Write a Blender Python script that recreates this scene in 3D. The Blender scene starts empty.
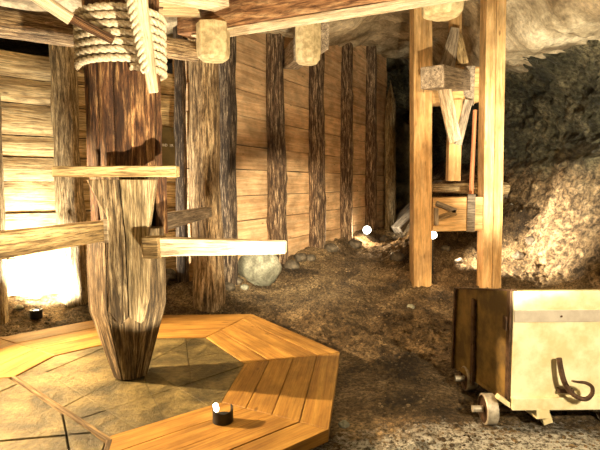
import bpy, math, random
from mathutils import Vector, noise, Matrix
random.seed(7)
R=math.radians
sc=bpy.context.scene; COL=sc.collection
# ---------------------------------------------------------------- camera
F=500.0; H=1.6; PITCH=math.atan(42/F)
cam_d=bpy.data.cameras.new('camera'); cam=bpy.data.objects.new('camera',cam_d); COL.objects.link(cam)
cam.location=(0,0,H); cam.rotation_euler=(math.pi/2-PITCH,0,0)
cam_d.sensor_width=36; cam_d.lens=36*F/600; cam_d.clip_end=200; sc.camera=cam
def ray(px,py):
    dx=(px-300)/F; dz=-(py-225)/F
    return Vector((dx, math.cos(PITCH)+dz*math.sin(PITCH), -math.sin(PITCH)+dz*math.cos(PITCH)))
def G(px,py,z=0.0):
    r=ray(px,py); t=(z-H)/r.z; return Vector((r.x*t,r.y*t,z))
def P(px,py,Y):
    r=ray(px,py); t=Y/r.y; return Vector((r.x*t,Y,H+r.z*t))
# ---------------------------------------------------------------- materials
def newmat(name):
    m=bpy.data.materials.new(name); m.use_nodes=True; nt=m.node_tree
    return m,nt,nt.nodes['Principled BSDF']
def N(nt,t,**kw):
    n=nt.nodes.new(t)
    for k,v in kw.items(): setattr(n,k,v)
    return n
def ramp(nt,fac,stops):
    r=N(nt,'ShaderNodeValToRGB'); e=r.color_ramp.elements
    while len(e)<len(stops): e.new(.5)
    for i,(p,c) in enumerate(stops):
        e[i].position=p; e[i].color=(c[0],c[1],c[2],1)
    nt.links.new(fac,r.inputs['Fac']); return r
def mapped(nt,src,scale):
    m=N(nt,'ShaderNodeMapping'); m.inputs['Scale'].default_value=scale
    nt.links.new(src,m.inputs['Vector']); return m.outputs['Vector']
def tex(nt,vec,scale,detail=6,rough=.6,dist=0):
    t=N(nt,'ShaderNodeTexNoise'); t.inputs['Scale'].default_value=scale; t.inputs['Detail'].default_value=detail
    t.inputs['Roughness'].default_value=rough; t.inputs['Distortion'].default_value=dist
    nt.links.new(vec,t.inputs['Vector']); return t.outputs['Fac']
def mixc(nt,fac,a,b,mode='MIX'):
    m=N(nt,'ShaderNodeMix',data_type='RGBA',blend_type=mode)
    for sock,v in ((m.inputs[0],fac),(m.inputs[6],a),(m.inputs[7],b)):
        if isinstance(v,(int,float)): sock.default_value=v
        elif isinstance(v,tuple): sock.default_value=(v[0],v[1],v[2],1)
        else: nt.links.new(v,sock)
    return m.outputs[2]
def bump(nt,h,bs,strength,dist):
    b=N(nt,'ShaderNodeBump'); b.inputs['Strength'].default_value=strength; b.inputs['Distance'].default_value=dist
    nt.links.new(h,b.inputs['Height']); nt.links.new(b.outputs['Normal'],bs.inputs['Normal'])
def wood(name,dark,mid,light,grain=26,rough=.75,bs=.6,dirt=0,dirtc=(.03,.02,.012),along=1.2,knots=True,crack=.5,speck=.7):
    m,nt,b=newmat(name)
    a=N(nt,'ShaderNodeAttribute',attribute_name='gc').outputs['Vector']
    ti=N(nt,'ShaderNodeAttribute',attribute_name='tint').outputs['Fac']
    v=mapped(nt,a,(along,grain,grain))
    n1=tex(nt,v,1.0,8,.62,.6)
    r=ramp(nt,n1,[(.37,dark),(.5,mid),(.63,light)])
    n2=tex(nt,mapped(nt,a,(2.2,4,4)),1.0,4)
    c=mixc(nt,.55,r.outputs['Color'],ramp(nt,n2,[(.38,(.42,.37,.32)),(.6,(1.15,1.13,1.08))]).outputs['Color'],'MULTIPLY')
    nfine=tex(nt,mapped(nt,a,(along*4,grain*4,grain*4)),1.0,5,.75)
    c=mixc(nt,speck,c,ramp(nt,nfine,[(.40,(.25,.21,.18)),(.51,(1,1,1)),(.62,(1.35,1.33,1.28))]).outputs['Color'],'MULTIPLY')
    nc=tex(nt,mapped(nt,a,(along*.7,grain*1.3,grain*1.3)),1.0,3,.5,.8)
    kc=ramp(nt,nc,[(.47,(0,0,0)),(.5,(1,1,1)),(.53,(0,0,0))])
    gt=ramp(nt,tex(nt,mapped(nt,a,(along*1.5,grain*.3,grain*.3)),1.0,3),[(.48,(0,0,0)),(.6,(crack,crack,crack))])
    c=mixc(nt,mixc(nt,1.0,kc.outputs['Color'],gt.outputs['Color'],'MULTIPLY'),c,tuple(x*.35 for x in dark))
    if knots:
        vo=N(nt,'ShaderNodeTexVoronoi'); vo.inputs['Scale'].default_value=1.0
        nt.links.new(mapped(nt,a,(2.6,7,7)),vo.inputs['Vector'])
        k=ramp(nt,vo.outputs['Distance'],[(.05,(1,1,1)),(.13,(0,0,0))])
        c=mixc(nt,k.outputs['Color'],c,tuple(x*.55 for x in dark))
    if dirt:
        n3=tex(nt,mapped(nt,a,(1.6,5,5)),1.3,7,.7)
        k=ramp(nt,n3,[(.62-dirt*.3,(0,0,0)),(.78-dirt*.2,(1,1,1))])
        c=mixc(nt,k.outputs['Color'],c,dirtc)
    tv=N(nt,'ShaderNodeCombineColor')
    for i in range(3): nt.links.new(ti,tv.inputs[i])
    c=mixc(nt,1.0,c,tv.outputs[0],'MULTIPLY')
    nt.links.new(c,b.inputs['Base Color']); b.inputs['Roughness'].default_value=rough
    hs=N(nt,'ShaderNodeMath',operation='MULTIPLY_ADD'); nt.links.new(nfine,hs.inputs[0]); hs.inputs[1].default_value=.6; nt.links.new(n1,hs.inputs[2])
    bump(nt,hs.outputs[0],b,min(1,bs),.006*max(1,bs*1.6))
    return m
def plain(name,c1,c2,scale=8,rough=.6,metal=0,bs=.3,bd=.004):
    m,nt,b=newmat(name)
    o=N(nt,'ShaderNodeTexCoord').outputs['Object']
    n=tex(nt,o,scale,8,.65)
    r=ramp(nt,n,[(.4,c1),(.6,c2)])
    nt.links.new(r.outputs['Color'],b.inputs['Base Color']); b.inputs['Roughness'].default_value=rough
    b.inputs['Metallic'].default_value=metal; bump(nt,n,b,bs,bd); return m
def rock(name,c1,c2,c3,scale=1.2,rough=.8,bs=.9,vein=None,bd=.05):
    m,nt,b=newmat(name)
    o=N(nt,'ShaderNodeTexCoord').outputs['Object']
    n=tex(nt,o,scale,10,.62,.4); nf=tex(nt,o,scale*9,8,.7)
    r=ramp(nt,n,[(.37,c1),(.5,c2),(.63,c3)])
    c=mixc(nt,.5,r.outputs['Color'],ramp(nt,nf,[(.39,(.35,.33,.3)),(.62,(1.3,1.28,1.2))]).outputs['Color'],'MULTIPLY')
    if vein:
        nv=tex(nt,mapped(nt,o,(1,1,2.5)),scale*1.5,6,.6,1.5)
        k=ramp(nt,nv,[(.66,(0,0,0)),(.72,(1,1,1))]); c=mixc(nt,k.outputs['Color'],c,vein)
    nt.links.new(c,b.inputs['Base Color']); b.inputs['Roughness'].default_value=rough
    h=N(nt,'ShaderNodeMath',operation='ADD'); nt.links.new(n,h.inputs[0])
    h2=N(nt,'ShaderNodeMath',operation='MULTIPLY'); nt.links.new(nf,h2.inputs[0]); h2.inputs[1].default_value=.5
    nt.links.new(h2.outputs[0],h.inputs[1]); bump(nt,h.outputs[0],b,bs,bd)
    return m
M={}
M['plank']=wood('plank_pine',(.68,.44,.24),(.82,.57,.34),(.90,.69,.44),grain=22,along=.9,bs=.3,speck=.2,crack=.4)
M['plank_left']=wood('plank_pale',(.34,.22,.09),(.66,.50,.26),(.88,.72,.42),grain=20,along=1.3,bs=.9,dirt=.16,dirtc=(.30,.18,.06))
M['deck']=wood('deck_pine',(.37,.19,.045),(.50,.28,.065),(.58,.35,.09),grain=24,along=1.0,bs=.3,rough=.6,speck=.25,crack=.6)
M['post']=wood('new_timber',(.54,.33,.13),(.70,.46,.21),(.80,.58,.31),grain=20,along=1.4,bs=.3,speck=.3)
M['beam']=wood('old_beam',(.16,.07,.03),(.40,.21,.10),(.62,.40,.22),grain=18,along=2.5,bs=1.0,dirt=.08)
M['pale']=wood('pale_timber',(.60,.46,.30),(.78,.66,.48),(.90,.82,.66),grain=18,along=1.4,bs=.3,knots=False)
M['grey']=wood('weathered_timber',(.20,.16,.12),(.36,.30,.23),(.54,.46,.36),grain=22,along=1.6,bs=.7)
M['bar']=wood('bar_timber',(.20,.13,.055),(.42,.30,.14),(.62,.48,.26),grain=26,along=1.5,bs=.6,crack=.8,speck=.9)
M['shaft']=wood('shaft_timber',(.06,.042,.022),(.24,.17,.09),(.60,.49,.32),grain=32,along=2.4,bs=1.6,dirt=.34,dirtc=(.055,.034,.017),crack=1.0,speck=1.0)
M['stave']=wood('stave_timber',(.05,.02,.009),(.27,.12,.05),(.78,.48,.23),grain=30,along=3.0,bs=1.8,dirt=.62,dirtc=(.04,.016,.008),crack=1.0,speck=1.0)
M['bark']=wood('bark_log',(.028,.016,.010),(.16,.095,.055),(.62,.48,.32),grain=26,along=4.0,bs=2.4,dirt=.36,dirtc=(.028,.015,.009),knots=False,crack=1.0,speck=1.0)
M['bark_pale']=wood('pale_log',(.14,.095,.045),(.42,.32,.17),(.74,.62,.40),grain=22,along=3.4,bs=1.8,dirt=.30,dirtc=(.10,.065,.03),crack=.8,speck=1.0)
M['darklog']=wood('dark_log',(.035,.015,.008),(.16,.08,.035),(.40,.22,.10),grain=26,along=2.5,bs=1.2,knots=False,crack=.9)
M['bark_big']=wood('bark_log_tan',(.08,.05,.025),(.38,.26,.14),(.70,.56,.36),grain=24,along=3.6,bs=2.0,dirt=.24,dirtc=(.06,.035,.018),knots=False,crack=1.0,speck=.9)
M['bark_dark']=wood('bark_log_dark',(.02,.012,.008),(.085,.055,.035),(.42,.34,.25),grain=24,along=5.0,bs=2.4,dirt=.45,dirtc=(.02,.012,.008),knots=False,crack=1.0,speck=1.0)
M['shaft_pale']=wood('shaft_timber_pale',(.20,.15,.08),(.42,.33,.19),(.68,.57,.38),grain=32,along=2.0,bs=1.2,dirt=.10,dirtc=(.12,.08,.04),crack=.9,speck=.7)
M['endgrain']=plain('end_grain',(.42,.33,.18),(.72,.60,.36),14,.6)
M['rope']=plain('rope_fibre',(.50,.40,.27),(.82,.74,.58),60,.9,bs=.8,bd=.003)
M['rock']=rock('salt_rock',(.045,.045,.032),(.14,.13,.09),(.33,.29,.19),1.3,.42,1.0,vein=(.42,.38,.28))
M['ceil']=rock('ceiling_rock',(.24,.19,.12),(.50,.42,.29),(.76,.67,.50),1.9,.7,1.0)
M['stone']=rock('paving_stone',(.045,.04,.02),(.15,.125,.055),(.29,.24,.11),3.4,.45,.9,bd=.03)
M['boulder']=rock('boulder_stone',(.14,.14,.11),(.24,.25,.20),(.44,.44,.36),4,.7,.7,bd=.02)
M['iron']=plain('rusty_iron',(.05,.028,.015),(.13,.075,.045),20,.6,.5)
M['slope']=rock('slope_dirt_rock',(.12,.085,.045),(.30,.22,.13),(.52,.41,.27),2.2,.8,1.0)
M['darkstone']=rock('dark_stone',(.035,.028,.02),(.09,.075,.055),(.19,.16,.12),5,.7,.9,bd=.02)
M['black']=plain('black_lamp_metal',(.01,.01,.01),(.02,.018,.016),20,.5,.2)
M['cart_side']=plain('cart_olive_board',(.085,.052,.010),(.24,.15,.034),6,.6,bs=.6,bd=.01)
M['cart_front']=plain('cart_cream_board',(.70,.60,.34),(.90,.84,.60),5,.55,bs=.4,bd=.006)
M['cart_band']=plain('cart_zinc_band',(.52,.47,.40),(.62,.58,.50),9,.5,.2)
M['wheel']=plain('wheel_iron',(.30,.27,.22),(.50,.46,.38),25,.5,.3)
M['redrod']=wood('red_rod',(.35,.12,.05),(.50,.20,.09),(.60,.28,.14),grain=20,bs=.2,knots=False)
M['sign']=plain('sign_board_paint',(.10,.07,.018),(.15,.105,.032),6,.6)
M['white']=plain('white_letters',(.8,.74,.6),(.85,.8,.7),10,.6)
def emit(name,c,s):
    m,nt,b=newmat(name); b.inputs['Base Color'].default_value=(0,0,0,1)
    b.inputs['Emission Color'].default_value=(*c,1); b.inputs['Emission Strength'].default_value=s; return m
M['glow']=emit('lamp_glow',(1,.88,.66),14)
M['glow_soft']=emit('lamp_glow_soft',(1,.9,.74),5)
# ground: brown crushed dirt with a pale salt patch lying by the cart
def dirtmat():
    m,nt,b=newmat('dirt')
    o=N(nt,'ShaderNodeTexCoord').outputs['Object']
    n=tex(nt,o,1.8,10,.65,.3); nf=tex(nt,o,30,8,.8); nm=tex(nt,o,9,6,.75)
    c=ramp(nt,n,[(.36,(.055,.034,.014)),(.5,(.20,.135,.066)),(.64,(.46,.34,.19))]).outputs['Color']
    c=mixc(nt,.75,c,ramp(nt,nf,[(.42,(.10,.08,.06)),(.51,(.9,.88,.82)),(.60,(2.1,2.0,1.8))]).outputs['Color'],'MULTIPLY')
    vo=N(nt,'ShaderNodeTexVoronoi'); vo.inputs['Scale'].default_value=17; nt.links.new(o,vo.inputs['Vector'])
    k=ramp(nt,vo.outputs['Distance'],[(.0,(1,1,1)),(.32,(0,0,0))])
    gate=ramp(nt,nm,[(.5,(0,0,0)),(.62,(1,1,1))])
    kk=mixc(nt,1.0,k.outputs['Color'],gate.outputs['Color'],'MULTIPLY')
    c=mixc(nt,kk,c,(.42,.34,.22))
    # salt crust : elongated blob in ground coordinates
    sx=N(nt,'ShaderNodeMapping'); sx.vector_type='POINT'
    sx.inputs['Location'].default_value=(-1.25*.50,-2.75*1.5,0); sx.inputs['Scale'].default_value=(.50,1.5,0)
    nt.links.new(o,sx.inputs['Vector'])
    ln=N(nt,'ShaderNodeVectorMath',operation='LENGTH'); nt.links.new(sx.outputs[0],ln.inputs[0])
    ad=N(nt,'ShaderNodeMath',operation='MULTIPLY_ADD'); nt.links.new(nm,ad.inputs[0]); ad.inputs[1].default_value=1.5; nt.links.new(ln.outputs['Value'],ad.inputs[2])
    s=ramp(nt,ad.outputs[0],[(0.0,(1,1,1)),(.0,(1,1,1)),(1.0,(0,0,0))])
    mr=N(nt,'ShaderNodeMapRange'); mr.inputs['From Min'].default_value=1.18; mr.inputs['From Max'].default_value=1.5
    mr.inputs['To Min'].default_value=1; mr.inputs['To Max'].default_value=0; nt.links.new(ad.outputs[0],mr.inputs['Value'])
    c=mixc(nt,mr.outputs[0],c,ramp(nt,nf,[(.43,(.10,.08,.055)),(.49,(.60,.58,.49)),(.56,(.92,.91,.85))]).outputs['Color'])
    nt.links.new(c,b.inputs['Base Color']); b.inputs['Roughness'].default_value=.9
    h=N(nt,'ShaderNodeMath',operation='ADD'); nt.links.new(nf,h.inputs[0]); nt.links.new(nm,h.inputs[1])
    bump(nt,h.outputs[0],b,1.0,.11); return m
M['dirt']=dirtmat()
# ---------------------------------------------------------------- mesh building
class MB:
    def __init__(s): s.v=[];s.f=[];s.g=[];s.t=[];s.mi=[]
    def add(s,vs,fs,gs=None,t=None,mi=0):
        o=len(s.v); s.v+=[tuple(x) for x in vs]; s.f+=[tuple(i+o for i in f) for f in fs]
        t=random.uniform(.85,1.1) if t is None else t
        off=Vector((random.uniform(0,40),random.uniform(0,40),random.uniform(0,40)))
        gs=gs or vs
        s.g+=[tuple(Vector(x)+off) for x in gs]; s.t+=[t]*len(vs); s.mi+=[mi]*len(fs)
        return s
    def beam(s,a,b,w,h,up=(0,0,1),seg=1,jit=0,tw=None,th=None,t=None,mi=0):
        a=Vector(a);b=Vector(b);d=b-a;L=d.length;d.normalize();up=Vector(up)
        side=d.cross(up).normalized(); up=side.cross(d).normalized()
        tw=w if tw is None else tw; th=h if th is None else th
        vs=[];gs=[]
        for i in range(seg+1):
            k=i/seg; ww=w+(tw-w)*k; hh=h+(th-h)*k; c=a+d*L*k
            for (x,y) in ((-.5,-.5),(.5,-.5),(.5,.5),(-.5,.5)):
                j=Vector((random.uniform(-jit,jit) for _ in range(3))) if jit else Vector((0,0,0))
                vs.append(c+side*x*ww+up*y*hh+j); gs.append((L*k,x*w,y*h))
        fs=[(3,2,1,0),tuple(range(seg*4,seg*4+4))]
        for i in range(seg):
            for q in range(4):
                r=(q+1)%4; fs.append((i*4+q,i*4+r,i*4+4+r,i*4+4+q))
        return s.add(vs,fs,gs,t,mi)
    def log(s,a,b,r0,r1,n=18,seg=26,amp=.10,seed=None,knots=3,point=0,t=None,mi=0):
        a=Vector(a);b=Vector(b);d=b-a;L=d.length;d.normalize()
        side=d.cross(Vector((.3,.9,.1)) if abs(d.z)>.5 else Vector((0,0,1))).normalized(); up=side.cross(d)
        sd=random.uniform(0,99) if seed is None else seed
        kn=[(random.uniform(.1,.9),random.uniform(0,6.28)) for _ in range(knots)]
        vs=[];gs=[]
        for i in range(seg+1):
            k=i/seg; r=r0+(r1-r0)*k
            if point and k>1-point: r*=max(.05,(1-k)/point)
            wob=Vector((noise.noise((sd,k*L*.9,1)),noise.noise((sd,k*L*.9,7)),0))*amp*r0*1.2
            for q in range(n):
                an=2*math.pi*q/n
                rr=r*(1+amp*noise.noise((math.cos(an)*1.3+sd,math.sin(an)*1.3,k*L*2.2))*1.6+amp*.5*noise.noise((math.cos(an)*5+sd,math.sin(an)*5,k*L*3)))
                for kk,ka in kn:
                    da=math.atan2(math.sin(an-ka),math.cos(an-ka))
                    rr+=r*.22*math.exp(-((k-kk)*L/.09)**2-(da/.35)**2)
                vs.append(a+d*L*k+(side*math.cos(an)+up*math.sin(an))*rr+side*wob.x+up*wob.y)
                gs.append((L*k,math.cos(an)*.25,math.sin(an)*.25))
        fs=[tuple(reversed(range(n))),tuple(range(seg*n,seg*n+n))]
        for i in range(seg):
            for q in range(n):
                r_=(q+1)%n; fs.append((i*n+q,i*n+r_,i*n+n+r_,i*n+n+q))
        return s.add(vs,fs,gs,t,mi)
    def tube(s,pts,r,n=8,closed=False,t=None,mi=0,taper=None):
        pts=[Vector(p) for p in pts]; vs=[];gs=[];L=0;prev=None
        for i,p in enumerate(pts):
            d=(pts[min(i+1,len(pts)-1)]-pts[max(i-1,0)]).normalized()
            if prev is None: u=d.orthogonal().normalized()
            else: u=(prev-d*prev.dot(d)).normalized()
            prev=u; w=d.cross(u); rr=r if taper is None else taper[i]
            if i: L+=(p-pts[i-1]).length
            for q in range(n):
                an=2*math.pi*q/n; vs.append(p+(u*math.cos(an)+w*math.sin(an))*rr); gs.append((L,math.cos(an)*r,math.sin(an)*r))
        fs=[tuple(reversed(range(n))),tuple(range((len(pts)-1)*n,len(pts)*n))]
        for i in range(len(pts)-1):
            for q in range(n):
                r_=(q+1)%n; fs.append((i*n+q,i*n+r_,i*n+n+r_,i*n+n+q))
        return s.add(vs,fs,gs,t,mi)
    def prism(s,poly,z0,z1,t=None,ins=0,mi=0):    # vertical prism over an xy polygon
        c=Vector((sum(p[0] for p in poly)/len(poly),sum(p[1] for p in poly)/len(poly)))
        n=len(poly); lo=[Vector((p[0],p[1],z0)) for p in poly]
        mid=[Vector((p[0],p[1],z1-ins)) for p in poly]
        hi=[]
        for p in poly:
            d=Vector((p[0],p[1]))-c; l=d.length; q=c+d*(1-ins/max(l,.01)); hi.append(Vector((q.x,q.y,z1)))
        fs=[tuple(reversed(range(n))),tuple(range(2*n,3*n))]
        for i in range(n):
            j=(i+1)%n; fs+= [(i,j,n+j,n+i),(n+i,n+j,2*n+j,2*n+i)]
        e=Vector(poly[1])-Vector(poly[0]); e=e.to_2d().normalized() if hasattr(e,'to_2d') else e.normalized()
        vs=lo+mid+hi
        gs=[Vector((v.x*e.x+v.y*e.y, -v.x*e.y+v.y*e.x, v.z)) for v in vs]
        return s.add(vs,fs,gs,t,mi)
    def lathe(s,c,prof,axis=(0,0,1),n=24,t=None,mi=0,caps=True):
        ax=Vector(axis).normalized(); u=ax.orthogonal().normalized(); w=ax.cross(u); c=Vector(c); vs=[]
        for (r,h) in prof:
            for q in range(n): an=2*math.pi*q/n; vs.append(c+ax*h+(u*math.cos(an)+w*math.sin(an))*r)
        fs=[tuple(reversed(range(n))),tuple(range((len(prof)-1)*n,len(prof)*n))] if caps else []
        m=len(prof)
        for i in range(m-1 if caps else m):
            for q in range(n):
                r_=(q+1)%n; j=(i+1)%m; fs.append((i*n+q,i*n+r_,j*n+r_,j*n+q))
        return s.add(vs,fs,None,t,mi)
    def build(s,name,mat,parent=None,smooth=False,bevel=0,angle=40):
        me=bpy.data.meshes.new(name); 
        org=Vector((0,0,0))
        if parent is not None: org=parent['_o'] if False else Vector(ORG.get(parent.name,(0,0,0)))
        else:
            xs=[v[0] for v in s.v];ys=[v[1] for v in s.v];zs=[v[2] for v in s.v]
            org=Vector(((min(xs)+max(xs))/2,(min(ys)+max(ys))/2,min(zs))) if not s_abs(name) else Vector((0,0,0))
        me.from_pydata([tuple(Vector(v)-org) for v in s.v],[],s.f); 
        mats=mat if isinstance(mat,(list,tuple)) else [mat]
        for m in mats: me.materials.append(m)
        me.polygons.foreach_set('material_index',s.mi)
        a=me.attributes.new('gc','FLOAT_VECTOR','POINT'); a.data.foreach_set('vector',[x for g in s.g for x in g])
        a=me.attributes.new('tint','FLOAT','POINT'); a.data.foreach_set('value',s.t)
        me.validate(); 
        import bmesh
        bm=bmesh.new(); bm.from_mesh(me); bmesh.ops.recalc_face_normals(bm,faces=bm.faces); bm.to_mesh(me); bm.free()
        if smooth:
            me.polygons.foreach_set('use_smooth',[True]*len(me.polygons))
            try: me.set_sharp_from_angle(angle=R(angle))
            except Exception: pass
        o=bpy.data.objects.new(name,me); COL.objects.link(o)
        if parent is not None: o.parent=parent; ORG[o.name]=ORG.get(parent.name,(0,0,0))
        else: o.location=org; ORG[o.name]=tuple(org)
        if bevel:
            b=o.modifiers.new('bevel','BEVEL'); b.width=bevel; b.segments=2; b.limit_method='ANGLE'; b.angle_limit=R(40)
        return o
ORG={}
def s_abs(n): return n.split('_')[0] in ('floor','wall','ceiling')
def tag(o,label=None,cat=None,group=None,kind=None):
    if label: o['label']=label
    if cat: o['category']=cat
    if group: o['group']=group
    if kind: o['kind']=kind
    return o
def thing(name,label,cat,loc,group=None):
    o=bpy.data.objects.new(name,None); COL.objects.link(o); o.location=loc; o.empty_display_size=.1
    ORG[o.name]=tuple(loc); return tag(o,label,cat,group)
def grid(name,nu,nv,fn,mat,smooth=True):
    vs=[fn(i/nu,j/nv) for i in range(nu+1) for j in range(nv+1)]
    fs=[(i*(nv+1)+j,(i+1)*(nv+1)+j,(i+1)*(nv+1)+j+1,i*(nv+1)+j+1) for i in range(nu) for j in range(nv)]
    me=bpy.data.meshes.new(name); me.from_pydata([tuple(v) for v in vs],[],fs); me.materials.append(mat)
    me.polygons.foreach_set('use_smooth',[smooth]*len(fs))
    o=bpy.data.objects.new(name,me); COL.objects.link(o); return tag(o,kind='structure')
def fbm(p,o=5): return noise.fractal(Vector(p),1.0,2.1,o)
def sst(a,b,x):
    k=min(1,max(0,(x-a)/(b-a))); return k*k*(3-2*k)
# ---------------------------------------------------------------- ground
CX,CY=-1.35,3.88
def terr(x,y):
    z=.03*max(0,y-6)+.05*sst(5.6,6.6,y)
    k=sst(.19,.26,x/max(y,1))*sst(7.6,9,y)
    z+=k*(.21*(y-7.8))*(1 if y<13 else 1)
    z+=sst(0,1.1,x-(3.25+.05*max(0,y-7)))*.45*sst(4.6,6,y)
    d=math.hypot(x-CX,y-CY)
    n=.09*fbm((x*1.1,y*1.1,3))+.05*fbm((x*4.5,y*4.5,9),5)+.035*abs(fbm((x*10,y*10,2),3))+.022*abs(fbm((x*27,y*27,4),3))
    rub=sst(.15,.25,x/max(y,1))*sst(6.5,8,y)
    n*=1+1.2*rub
    wl=.16*sst(.75,.1,wall_dist(x,y))
    m=sst(1.75,2.3,d)
    z=z+(n+wl)*m+(1-m)*(-.03)
    kc=sst(1.25,.75,math.hypot((x-1.75)*.9,y-3.5)); z=z*(1-.85*kc)
    if x<CX and y<5.0: z=min(z,-.02) if y<4.3 else z*sst(4.3,5.0,y)-.02*(1-sst(4.3,5,y))
    return z
def segd(p,a,b):
    p=Vector(p);a=Vector(a);b=Vector(b);t=max(0,min(1,(p-a).dot(b-a)/(b-a).length_squared)); return (p-a-(b-a)*t).length
W1a=Vector((-6.2,3.96)); W1b=Vector((-1.78,7.36)); W2a=Vector((-1.32,6.80)); W2b=Vector((2.32,13.80))
def wall_dist(x,y): return min(segd((x,y),W1a,W1b),segd((x,y),W2a,W2b))
def gfn(u,v):
    y=.3+19*(v**1.9); x=(2*u-1)*(1.6+.78*y)
    return (x,y,terr(x,y))
grid('floor',620,760,gfn,M['dirt'])
# ---------------------------------------------------------------- rock shell
def ceil_z(x,y): return 3.45+.2*max(0,y-5.7)+.62*sst(.6,1.7,x)*sst(13,8.5,y)*(1-sst(2.9,3.6,x))-.15*max(0,y-6.5)*sst(2.9,3.6,x)
def cfn(u,v):
    x=-8+16*u; y=-.5+20*v
    z=ceil_z(x,y)+.20*fbm((x*.6,y*.6,5))+.10*abs(fbm((x*1.7,y*1.7,1)))+.03*fbm((x*6,y*6,1),4)
    z-=.5*sst(4.0,6.5,x)
    return (x,y,z)
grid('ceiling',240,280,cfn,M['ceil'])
RB=[(-1,3.9),(3,3.9),(5,3.75),(6,3.6),(7,3.62),(8,3.58),(9,3.72),(10,4.1),(12,4.6),(14,4.5),(17,3.6),(19,3.0)]
def lerp(T,y):
    for (a,b),(c,d) in zip(T,T[1:]):
        if y<=c: return b+(d-b)*sst(a,c,y) if False else b+(d-b)*(y-a)/(c-a)
    return T[-1][1]
def wallmat():
    m,nt,b=newmat('rock_above_dirt_slope')
    o=N(nt,'ShaderNodeTexCoord').outputs['Object']
    n=tex(nt,o,1.3,10,.62,.4); nf=tex(nt,o,13,9,.78); nm=tex(nt,o,4,7,.7)
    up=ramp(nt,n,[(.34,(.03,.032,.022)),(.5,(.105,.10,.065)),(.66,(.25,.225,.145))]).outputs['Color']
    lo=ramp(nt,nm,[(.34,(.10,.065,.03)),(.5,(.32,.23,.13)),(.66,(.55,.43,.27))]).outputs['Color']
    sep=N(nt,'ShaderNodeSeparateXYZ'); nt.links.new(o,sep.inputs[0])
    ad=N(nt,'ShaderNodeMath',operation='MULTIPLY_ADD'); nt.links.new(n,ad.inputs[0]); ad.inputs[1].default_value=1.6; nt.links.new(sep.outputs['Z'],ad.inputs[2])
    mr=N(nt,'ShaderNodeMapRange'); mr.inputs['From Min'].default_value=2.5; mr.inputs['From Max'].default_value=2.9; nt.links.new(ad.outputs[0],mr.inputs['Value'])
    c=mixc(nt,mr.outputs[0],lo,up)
    c=mixc(nt,.85,c,ramp(nt,nf,[(.42,(.12,.10,.08)),(.51,(.95,.93,.9)),(.60,(2.0,1.95,1.8))]).outputs['Color'],'MULTIPLY')
    nt.links.new(c,b.inputs['Base Color'])
    rr=N(nt,'ShaderNodeMapRange'); nt.links.new(mr.outputs[0],rr.inputs['Value']); rr.inputs['To Min'].default_value=.9; rr.inputs['To Max'].default_value=.34
    nt.links.new(rr.outputs[0],b.inputs['Roughness'])
    h=N(nt,'ShaderNodeMath',operation='ADD'); nt.links.new(nf,h.inputs[0]); nt.links.new(nm,h.inputs[1])
    bump(nt,h.outputs[0],b,1.0,.13); return m
M['wallmix']=wallmat()
def rfn(u,v):
    y=-1+20*u; z=-.3+5.3*v
    lean=.85*sst(0,1.9,z)*sst(13,8,y)+.2*sst(1.9,2.1,z)-1.5*sst(3.1,5.0,z)
    up=sst(1.5,2.3,z); n=.30*fbm((y*.7,z*.8,2))+(.06+.2*up)*abs(fbm((y*2.2,z*2.2,8)))+.07*fbm((y*6,z*6,4),5)+.03*abs(fbm((y*17,z*17,4),3))
    x=lerp(RB,y)+lean+n
    return (x,y,z)
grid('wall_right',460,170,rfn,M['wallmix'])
def bfn(u,v):
    x=-1+8*u; z=-.3+6.5*v
    return (x,16.6-1.2*sst(2.5,1,z)+.5*fbm((x*.7,z*.7,7))+.2*abs(fbm((x*2,z*2,7))),z)
grid('wall_back',120,90,bfn,M['rock'])
# rock nose sticking out of the right wall
def lump(name,c,r,mat,seed,amp=.28,sub=4,flat=0,sc3=(1,1,1),parent=None):
    import bmesh
    bm=bmesh.new(); bmesh.ops.create_icosphere(bm,subdivisions=sub,radius=1)
    for v in bm.verts:
        d=v.co.normalized(); q=d*(1+amp*noise.fractal(d*1.3+Vector((seed,seed*.7,0)),1,2,4))
        f=Vector((noise.cell(q*2.2+Vector((seed,0,0))),noise.cell(q*2.2+Vector((0,seed,0))),0))*.0
        v.co=Vector((q.x*r*sc3[0],q.y*r*sc3[1],max(q.z,-1+flat)*r*sc3[2]))
    me=bpy.data.meshes.new(name); bm.to_mesh(me); bm.free(); me.materials.append(mat)
    me.polygons.foreach_set('use_smooth',[True]*len(me.polygons))
    o=bpy.data.objects.new(name,me); COL.objects.link(o); o.location=c; return o
# ---------------------------------------------------------------- plank walls
def plank_wall(name,A,B,hs,mat,z0=-.15,top=None,bulge=0,lay=0.05):
    mb=MB(); d=(B-A).normalized(); nrm=Vector((d.y,-d.x))   # faces the chamber
    z=z0
    L=(B-A).length
    for i,h in enumerate(hs):
        za,zb=z,z+h-.012
        off=random.uniform(-.012,.012)
        a=A+nrm*off; b=B+nrm*off
        n=18; vs=[];gs=[]
        K=6 if bulge else 1
        for k in range(n+1):
            p=a+(b-a)*k/n
            jj=noise.noise((k*.7,i*3.3,0))*.010
            ring=[(-lay/2,za)]+[ (lay/2+bulge*math.sin(math.pi*q/K),za+(zb-za)*q/K) for q in range(K+1)]+[(-lay/2,zb)]
            for (o_,zz) in ring:
                q=p+nrm*o_; vs.append((q.x,q.y,zz+jj)); gs.append((L*k/n,o_,zz-za))
        m=K+3
        fs=[tuple(range(m)),tuple(range(n*m,n*m+m))]
        for k in range(n):
            for q in range(m): r_=(q+1)%m; fs.append((k*m+q,k*m+r_,k*m+m+r_,k*m+m+q))
        mb.add(vs,fs,gs,random.uniform(.86,1.1))
        z+=h
    return tag(mb.build(name,mat),kind='structure')
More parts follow.
